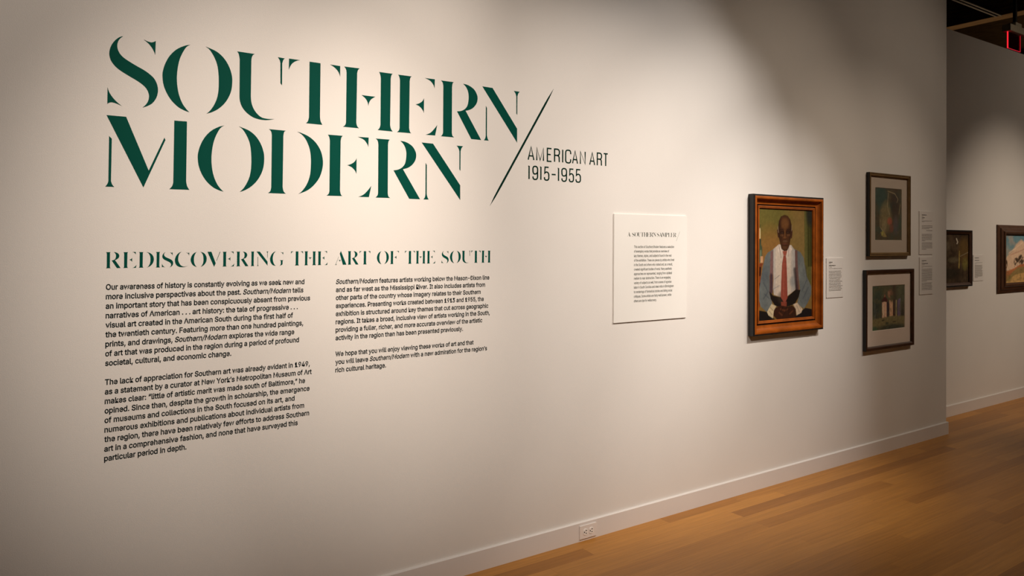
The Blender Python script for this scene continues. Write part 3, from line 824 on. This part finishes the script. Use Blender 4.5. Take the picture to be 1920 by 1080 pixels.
def portrait_paint():
    p = Paint(176, 220, .812); P = PR
    p.fill((118, 92, 48)); n = p.noise(5, 6)
    p.over(np.clip((n - .35) * 1.2, 0, .6), (98, 86, 46)); p.blob(.12, .08, .5, .22, (92, 88, 40), .8); p.blob(.22, .45, .3, .3, (132, 90, 45), .6)
    p.blob(.78, .3, .2, .35, (120, 100, 58), .5)
    p.poly(P['curtain'], (84, 80, 42), .01); p.poly(P['curtain_dark'], (56, 54, 24), .01)
    for x in (.86, .90, .94): p.line([(x, .0), (x + .01, .7)], .006, (92, 88, 46), .5)
    p.blob(.97, .05, .1, .12, (36, 36, 32), .9)
    p.poly(P['shelf'], (112, 56, 32)); p.poly([(.0, .52), (.06, .52), (.05, .6), (.0, .6)], (48, 22, 14)); p.poly([(.0, .66), (.05, .66), (.04, .75), (.0, .75)], (52, 26, 18))
    p.poly(P['candle'], (196, 176, 132), .004); p.line([(.045, .15), (.047, .19)], .004, (40, 34, 20))
    p.poly(P['neck_b'], (58, 62, 46)); p.poly(P['bottle'], (64, 72, 50)); p.line([(.05, .38), (.05, .47)], .014, (120, 126, 96), .7); p.poly(P['blabel'], (186, 140, 102))
    sl = p.noise(7, 5)
    for k in ('sleeveL', 'sleeveR'):
        a = p.poly(P[k], (92, 97, 96)); p.over(a * np.clip((sl - .5) * 1.8, 0, .7), (72, 78, 84)); p.over(a * np.clip((.46 - sl) * 2.2, 0, .6), (116, 119, 114))
    for q in ([(.10, .66), (.18, .74), (.10, .80)], [(.12, .76), (.2, .8)], [(.88, .66), (.80, .75)], [(.92, .72), (.82, .82)], [(.86, .52), (.9, .66)]):
        p.line(q, .010, (62, 68, 76), .55)
    a = p.poly(P['shirt'], (196, 180, 162))
    st = .5 + .5 * np.sin(p.u * 190); p.over(a * st * .35, (150, 140, 138))
    p.over(a * np.clip((.33 - p.u) / .1, 0, .6), (128, 134, 138)); p.over(a * np.clip((p.u - .57) / .1, 0, .6), (128, 132, 134)); p.blob(.62, .66, .06, .05, (120, 124, 124), .6)
    p.line([(.3, .63), (.38, .6)], .006, (110, 110, 110), .7); p.line([(.27, .72), (.38, .69)], .007, (130, 130, 130), .7)
    p.poly(P['suspL'], (112, 82, 80)); p.poly(P['suspR'], (96, 70, 66))
    p.line([(.235, .6), (.235, .74)], .03, (44, 34, 44), .8); p.line([(.66, .55), (.70, .74)], .03, (46, 36, 38), .8)
    p.poly(P['trousers'], (28, 22, 18)); p.poly(P['legL'], (26, 21, 18)); p.poly(P['legR'], (28, 22, 22))
    p.blob(.42, .8, .08, .06, (52, 42, 32), .6)
    p.poly(P['neck'], (58, 34, 21)); p.poly(P['collarL'], (202, 186, 172)); p.poly(P['collarR'], (196, 180, 168))
    p.line([(.37, .33), (.41, .44)], .006, (120, 110, 104), .8); p.line([(.555, .34), (.54, .43)], .006, (120, 110, 104), .8)
    p.poly(P['tail'], (122, 60, 44)); p.poly(P['tie'], (134, 66, 52)); p.poly(P['knot'], (144, 76, 60))
    p.line([(.50, .45), (.515, .80)], .012, (126, 52, 42), .6); p.line([(.46, .47), (.455, .78)], .006, (172, 92, 74), .6)
    a = p.poly(P['hands'], (52, 29, 18))
    H = P['hpts']
    for q in ([H[0], H[1]], [H[2], H[3]], [H[4], H[5]], [H[7], H[2]]): p.line([tuple(x) for x in q], .012, (94, 54, 33), .7)
    for q in ([(.40, .93), (.45, .88)], [(.47, .95), (.52, .89)], [(.55, .94), (.57, .88)]): p.line(q, .006, (34, 18, 12), .9)
    p.poly(P['cuffL'], (188, 172, 138)); p.poly(P['cuffR'], (186, 166, 142))
    for q in ([(.22, .88), (.27, .91)], [(.2, .91), (.25, .945)], [(.7, .88), (.75, .94)], [(.74, .87), (.78, .92)]): p.line(q, .005, (112, 98, 78), .7)
    # head
    p.poly(P['earL'], (62, 36, 24)); p.poly(P['earR'], (64, 36, 26))
    a = p.poly(P['head'], (70, 42, 23)); x = p.u
    p.over(a * np.clip((.43 - x) / .07, 0, .75), (38, 22, 13)); p.over(a * np.clip((x - .54) / .06, 0, .7), (40, 23, 13))
    p.blob(.48, .135, .075, .055, (104, 68, 36), .7); p.over(a * np.clip((.085 - p.v) / .03, 0, .6), (58, 38, 20))
    p.line([(.352, .165), (.362, .215)], .006, (150, 130, 106), .6); p.line([(.607, .15), (.60, .2)], .006, (140, 118, 96), .5)
    q = P['pts']
    for k in (0, 1): p.blob(q[k][0], q[k][1], .045, .022, (38, 22, 14), .9)
    for k in (0, 1): p.blob(q[k][0], q[k][1] + .002, .016, .005, (70, 50, 36), .7)
    for k in (2, 3): p.blob(q[k][0], q[k][1], .035, .012, (100, 66, 40), .6)
    p.line([(q[11][0] - .02, q[11][1]), (q[11][0] + .04, q[11][1] - .004)], .006, (34, 20, 13), .8); p.line([(q[12][0] - .04, q[12][1] - .002), (q[12][0] + .02, q[12][1])], .006, (34, 20, 13), .8)
    p.line([tuple(q[4]), tuple(q[5])], .011, (112, 74, 40), .75); p.blob(q[5][0], q[5][1], .035, .014, (96, 60, 34), .75)
    p.line([(q[5][0] - .025, q[5][1] + .012), (q[5][0] + .025, q[5][1] + .012)], .005, (36, 20, 13), .8)
    p.blob(q[6][0], q[6][1], .05, .012, (92, 66, 46), .7); p.blob(q[7][0], q[7][1], .045, .009, (88, 50, 38), .8)
    p.line([(q[8][0] - .05, q[8][1] - .006), (q[8][0] + .05, q[8][1] - .006)], .004, (34, 18, 13), .9); p.blob(q[9][0], q[9][1], .04, .012, (84, 54, 34), .7)
    p.line([(.405, .225), (.43, .30)], .005, (46, 26, 16), .7); p.line([(.585, .225), (.56, .30)], .005, (46, 26, 16), .7)
    g = p.noise(40, 50, 2); p.c *= (0.86 + .28 * g)[..., None]
    return p


X0, X1, Z0, Z1 = 3.8485, 4.5885, 0.9632, 1.8450
t = thing('framed_portrait', (4.218, 0, Z0), 'painted portrait of a seated man in red tie in a deep orange wooden frame', 'painting')
rect_sweep('frame', X0, X1, Z0, Z1, -0.0006, [(0, 0), (0, .0365), (.0035, .039), (.009, .0395), (.011, .042), (.019, .044), (.027, .0430), (.0295, .034), (.0345, .0265), (.043, .0205), (.053, .0175), (.061, .0165), (.0625, .011), (.070, .011)],
           [M_BLACKWOOD, M_ORANGE, M_GROOVE], t, [0, 0, 0, 0, 1, 1, 1, 1, 1, 1, 1, 2, 2])
rect_sweep('inner_moulding', X0 + .070, X1 - .070, Z0 + .070, Z1 - .070, -0.0006, [(0, .009), (0, .0185), (.004, .0205), (.010, .0175), (.0125, .0185), (.016, .014), (.018, .008)], [M_ORANGE], t, [0] * 6)
portrait_paint().mesh('canvas', X0 + .083, X1 - .083, Z0 + .083, Z1 - .083, -.009, t, M_PAINT, 1.12)
adopt(t)


# gold framed print
def abstract_paint():
    p = Paint(90, 100, .95); p.fill((58, 52, 40)); n = p.noise(4, 5); m2 = p.noise(3, 9)
    p.over(np.clip((n - .45) * 3, 0, .8), (44, 56, 48)); p.over(np.clip((m2 - .55) * 3, 0, .8), (76, 62, 50))
    p.blob(.2, .15, .3, .22, (38, 54, 50), .8); p.blob(.4, .55, .22, .3, (92, 82, 56), .7); p.blob(.75, .3, .18, .3, (46, 36, 32), .7)
    p.blob(.55, .63, .1, .08, (112, 60, 46), .8); p.blob(.62, .76, .09, .09, (86, 52, 42), .7); p.blob(.34, .72, .1, .14, (98, 88, 66), .6)
    for q in ([(.48, .06), (.74, .1), (.86, .2), (.82, .26)], [(.95, .3), (.9, .48)], [(.2, .6), (.2, .74), (.3, .82)], [(.5, .1), (.46, .35), (.54, .5)]): p.line(q, .012, (116, 104, 80), .7)
    p.poly([(.2, .84), (.34, .82), (.45, .93), (.3, .93)], (100, 88, 54)); p.line([(.3, .82), (.26, .9)], .012, (126, 132, 58), .8)
    p.blob(.78, .7, .1, .2, (66, 60, 62), .6); p.c *= (.8 + .4 * p.noise(30, 30, 2))[..., None]
    return p


X0, X1, Z0, Z1 = 5.176, 5.749, 1.4475, 2.0557
t = thing('framed_print', (5.46, 0, Z0), 'upper print in a thin gold frame with wide beige mat, dark abstract shapes', 'framed print')
rect_sweep('frame', X0, X1, Z0, Z1, -0.0006, [(0, 0), (0, .0235), (.002, .0256), (.007, .0256), (.009, .021), (.014, .021), (.016, .0245), (.021, .0235), (.027, .016), (.027, .006)], [M_BLACKWOOD, M_GOLD], t, [0, 0, 1, 1, 1, 1, 1, 1, 1])
panel_sheet('mat_board', X0 + .0272, X1 - .0272, Z0 + .0272, Z1 - .0272, -.0095, .003, M_MATA, t, (5.281, 5.646, 1.5655, 1.948))
abstract_paint().mesh('picture', 5.278, 5.649, 1.563, 1.951, -.0062, t, M_PAINT, 3.0)
boxes('glass_pane', [(X0 + .0272, X1 - .0272, -.0135, -.0115, Z0 + .0272, Z1 - .0272)], M_GLASS, t)
adopt(t)


# dark framed print: house among trees
def house_paint():
    p = Paint(110, 84, 1.38); p.fill((62, 62, 48)); n = p.noise(7, 6)
    p.over(np.clip((n - .45) * 3, 0, .8), (80, 78, 58)); p.blob(.1, .25, .22, .4, (48, 58, 48), .8); p.blob(.9, .2, .2, .3, (70, 72, 56), .7)
    p.poly([(.3, .38), (.45, .36), (.45, .72), (.3, .73)], (168, 134, 112)); p.poly([(.27, .36), (.38, .24), (.48, .33), (.46, .38)], (62, 34, 32))
    p.poly([(.36, .12), (.40, .12), (.40, .26), (.36, .27)], (120, 78, 62)); p.poly([(.44, .38), (.52, .38), (.52, .7), (.44, .7)], (44, 36, 40))
    p.poly([(.52, .34), (.63, .34), (.63, .7), (.53, .71)], (160, 126, 100)); p.blob(.55, .2, .09, .1, (134, 96, 76), .8)
    p.line([(.34, .42), (.34, .72)], .015, (196, 172, 150), .7); p.line([(.58, .36), (.58, .68)], .008, (110, 76, 58), .7)
    p.poly([(.64, .0), (.72, .0), (.69, .45), (.72, .74), (.62, .74), (.65, .4)], (58, 42, 36)); p.blob(.66, .2, .14, .2, (58, 50, 40), .6)
    p.line([(.73, .36), (.73, .73)], .02, (166, 144, 104), .9); p.poly([(.77, .36), (.86, .3), (.87, .72), (.77, .73)], (84, 72, 92)); p.line([(.85, .26), (.87, .7)], .012, (116, 112, 122), .8)
    p.blob(.93, .6, .07, .2, (50, 44, 38), .8); p.blob(.12, .5, .1, .25, (44, 48, 46), .7)
    p.line([(.08, .3), (.1, .8)], .008, (110, 116, 108), .7); p.line([(.2, .5), (.2, .7)], .006, (90, 90, 84), .6)
    p.poly([(0, .74), (.3, .72), (.6, .70), (1, .72), (1, 1), (0, 1)], (92, 84, 58), .03); p.over(np.clip((p.v - .72) * 4, 0, 1) * np.clip((n - .4) * 2.5, 0, .8), (70, 68, 50))
    p.blob(.6, .97, .5, .1, (46, 50, 42), .9); p.blob(.33, .78, .05, .016, (34, 34, 26), .9); p.blob(.67, .83, .06, .014, (34, 32, 26), .9); p.blob(.45, .85, .06, .03, (40, 50, 40), .8); p.blob(.08, .95, .09, .06, (44, 66, 50), .8)
    f = p.noise(14, 11, 3)          # leaves over and between the walls
    p.over(np.clip((f - .52) * 5, 0, .8) * np.clip((.45 - p.v) * 5, 0, 1), (58, 60, 44)); p.over(np.clip((f - .55) * 5, 0, .6) * (p.v < .72), (74, 70, 52))
    for x in (.04, .17, .26, .9, .96): p.line([(x, .05), (x + .015, .74)], .008, (46, 40, 34), .8)
    p.c *= (.7 + .6 * p.noise(40, 30, 2))[..., None]
    return p


X0, X1, Z0, Z1 = 5.132, 5.799, 0.765, 1.3478
t = thing('framed_print', (5.465, 0, Z0), 'lower print in a dark brown frame with wide cream mat, house among trees', 'framed print')
rect_sweep('frame', X0, X1, Z0, Z1, -0.0006, [(0, 0), (0, .0245), (.002, .0267), (.012, .0267), (.020, .0245), (.027, .018), (.027, .006)], [M_BLACKWOOD, M_BROWNWOOD], t, [0, 0, 1, 1, 1, 1])
panel_sheet('mat_board', X0 + .0272, X1 - .0272, Z0 + .0272, Z1 - .0272, -.0095, .003, M_MATB, t, (5.2465, 5.6925, 0.904, 1.2275))
house_paint().mesh('picture', 5.243, 5.696, 0.901, 1.231, -.0062, t, M_PAINT, 2.6)
boxes('glass_pane', [(X0 + .0272, X1 - .0272, -.0135, -.0115, Z0 + .0272, Z1 - .0272)], M_GLASS, t)
adopt(t)


# far wall paintings
def forest_paint():
    p = Paint(70, 80, 1.0); p.fill((54, 42, 30)); n = p.noise(5, 5); m2 = p.noise(8, 3)
    p.over(np.clip((n - .4) * 3, 0, .9), (76, 62, 46)); p.over(np.clip((m2 - .55) * 3, 0, .8), (34, 26, 20)); p.blob(.85, .35, .2, .3, (94, 72, 36), .7)
    p.line([(.6, .1), (.64, .17), (.62, .2)], .018, (196, 186, 168), .9); p.line([(.7, .36), (.69, .48), (.68, .68)], .022, (140, 120, 66), .8)
    p.line([(.72, .46), (.98, .38)], .010, (132, 120, 96), .8); p.line([(.70, .5), (.69, .70)], .016, (160, 138, 72), .7); p.blob(.88, .62, .1, .14, (104, 96, 48), .7)
    p.blob(.5, .53, .18, .06, (96, 88, 66), .6); p.blob(.3, .25, .12, .1, (92, 82, 66), .6); p.blob(.4, .8, .3, .12, (38, 34, 26), .8)
    p.c *= (.75 + .5 * p.noise(26, 26, 2))[..., None]
    return p


t = thing('framed_painting', (7.06, 0.285, 1.152), 'dark brown forest scene in a black frame, half hidden behind the wall end', 'painting', 'paintings on the far wall')
X0, X1, Z0, Z1 = 6.74, 7.384, 1.1523, 1.6625
rect_sweep('frame', X0, X1, Z0, Z1, .2844, [(0, 0), (0, .030), (.002, .034), (.014, .034), (.022, .028), (.036, .022), (.036, .010)], [M_BLACKWOOD, M_BROWNWOOD], t, [0, 0, 0, 1, 1, 1])
forest_paint().mesh('canvas', X0 + .035, X1 - .035, Z0 + .035, Z1 - .035, .285 - .014, t, M_PAINT, 1.5)
adopt(t)


def hills_paint():
    p = Paint(130, 84, 1.6); p.fill((98, 132, 142)); v = p.v
    p.over(np.clip((v - .1) * 1.6, 0, .6), (146, 156, 146)); n = p.noise(6, 8)
    p.poly([(.0, .62), (.08, .44), (.2, .34), (.3, .2), (.42, .1), (.6, .2), (.8, .12), (1, .25), (1, .75), (0, .75)], (206, 176, 148), .05)
    p.line([(.12, .38), (.3, .27), (.46, .16)], .02, (226, 200, 174), .8); p.line([(.16, .42), (.34, .36), (.5, .3)], .02, (182, 138, 116), .7); p.over(np.clip((n - .5) * 2, 0, .4) * (v < .6), (186, 156, 130))
    p.poly([(0, .76), (.12, .74), (.24, .70), (.4, .62), (.6, .6), (1, .64), (1, 1), (0, 1)], (170, 104, 66), .01)
    p.poly([(.1, .9), (.2, .78), (.34, .68), (.6, .66), (1, .72), (1, 1), (0, 1)], (138, 116, 72), .015)
    p.poly([(.0, 1), (.12, .93), (.28, .83), (.5, .8), (.8, .86), (1, .9), (1, 1)], (186, 148, 92), .015); p.blob(.1, .9, .1, .08, (120, 106, 62), .7)
    p.line([(0, .77), (.12, .745), (.26, .70), (.42, .62)], .012, (196, 128, 88), .8)
    # plain dark scrub along the ridge, broken up by the brush
    br = p.noise(22, 16, 3)
    for x, y, rx, ry in ((.04, .60, .05, .12), (.30, .56, .07, .09), (.42, .52, .08, .11), (.58, .52, .09, .09), (.78, .55, .10, .08)):
        q = ((p.u - x) / rx)**2 + ((p.v - y) / ry)**2
        p.over(np.clip((1.1 - q) * 2, 0, 1) * np.clip((br - .36) * 5, 0, .95), (58, 44, 33))
        for k in (-.5, .4): p.line([(x + k * rx, y), (x + k * rx * 1.2, y + ry * 1.25)], .007, (54, 40, 30), .9)
    p.over(np.clip((br - .55) * 3, 0, .5) * (p.v > .72), (104, 88, 58))
    p.c *= (.88 + .24 * p.noise(40, 30, 2))[..., None]
    return p


t = thing('framed_painting', (8.42, 0.285, 1.06), 'painting of blue sky over ochre hills in a broad brown frame, cut by picture edge', 'painting', 'paintings on the far wall')
X0, X1, Z0, Z1 = 7.950, 9.05, 1.063, 1.7245
rect_sweep('frame', X0, X1, Z0, Z1, .2844, [(0, 0), (0, .010), (.006, .014), (.030, .022), (.034, .030), (.060, .040), (.066, .050), (.082, .052), (.088, .044), (.096, .040), (.098, .020)], [M_OLDWOOD, M_BROWNWOOD], t, [0, 0, 0, 1, 0, 1, 0, 0, 1, 1])
hills_paint().mesh('canvas', X0 + .097, X1 - .097, Z0 + .097, Z1 - .097, .285 - .028, t, M_PAINT, 1.35)
adopt(t)


# ---------------------------------------------------------------- outlet in the baseboard
M_PLATE = mat('outlet_plastic', (0.85, 0.80, 0.77, 1), 0.35, 0.5, vary=0.01)
M_PLATE2 = mat('receptacle_plastic', (0.93, 0.91, 0.88, 1), 0.3, 0.5, vary=0.01)
M_SLOT = mat('slot_dark', (0.02, 0.015, 0.012, 1), 0.8, 0.1, vary=0.1)
t = thing('wall_outlet', (2.54, -0.013, 0.012), 'white duplex power outlet set sideways in the baseboard', 'outlet')
OX0, OX1, OZ0, OZ1, OY = 2.4845, 2.5965, 0.0115, 0.0815, -0.0132
boxes('cover_plate', [(OX0, OX1, OY - .0062, OY - .0002, OZ0, OZ1)], M_PLATE, t, bevel=0.0022)
for cx in (2.521, 2.560):
    cz = 0.0465; n = 24; vs, fs = [], []
    for y, s in ((OY - .0060, 1), (OY - .0080, 1), (OY - .0086, .95)):
        for j in range(n):
            a = j * math.tau / n; x = math.cos(a) * .0172 * s; z = math.sin(a) * .0172 * s
            x = max(-.0140 * s, min(.0140 * s, x))
            vs.append((cx + x, y, cz + z))
    for k in range(2):
        fs += [(k * n + j, k * n + (j + 1) % n, (k + 1) * n + (j + 1) % n, (k + 1) * n + j) for j in range(n)]
    fs.append(tuple(range(2 * n, 3 * n)))
    ro = mesh_obj('receptacle', vs, fs, M_PLATE2, t)
    bm = bmesh.new(); bm.from_mesh(ro.data); bmesh.ops.recalc_face_normals(bm, faces=bm.faces); bm.to_mesh(ro.data); bm.free()
    if ro.data.polygons[-1].normal.y > 0: ro.data.flip_normals()
    yy = OY - .0088
    boxes('slot', [(cx - .001, cx + .0085, yy, yy + .0006, cz + .0048, cz + .0086)], M_SLOT, ro)
    boxes('slot', [(cx - .001, cx + .0075, yy, yy + .0006, cz - .0086, cz - .0048)], M_SLOT, ro)
    boxes('ground_hole', [(cx - .0112, cx - .0054, yy, yy + .0006, cz - .0034, cz + .0034)], M_SLOT, ro)
boxes('screw', [(2.5393, 2.5417, OY - .0068, OY - .0058, .0453, .0477)], M_PLATE2, t, bevel=0.0004)
adopt(t)
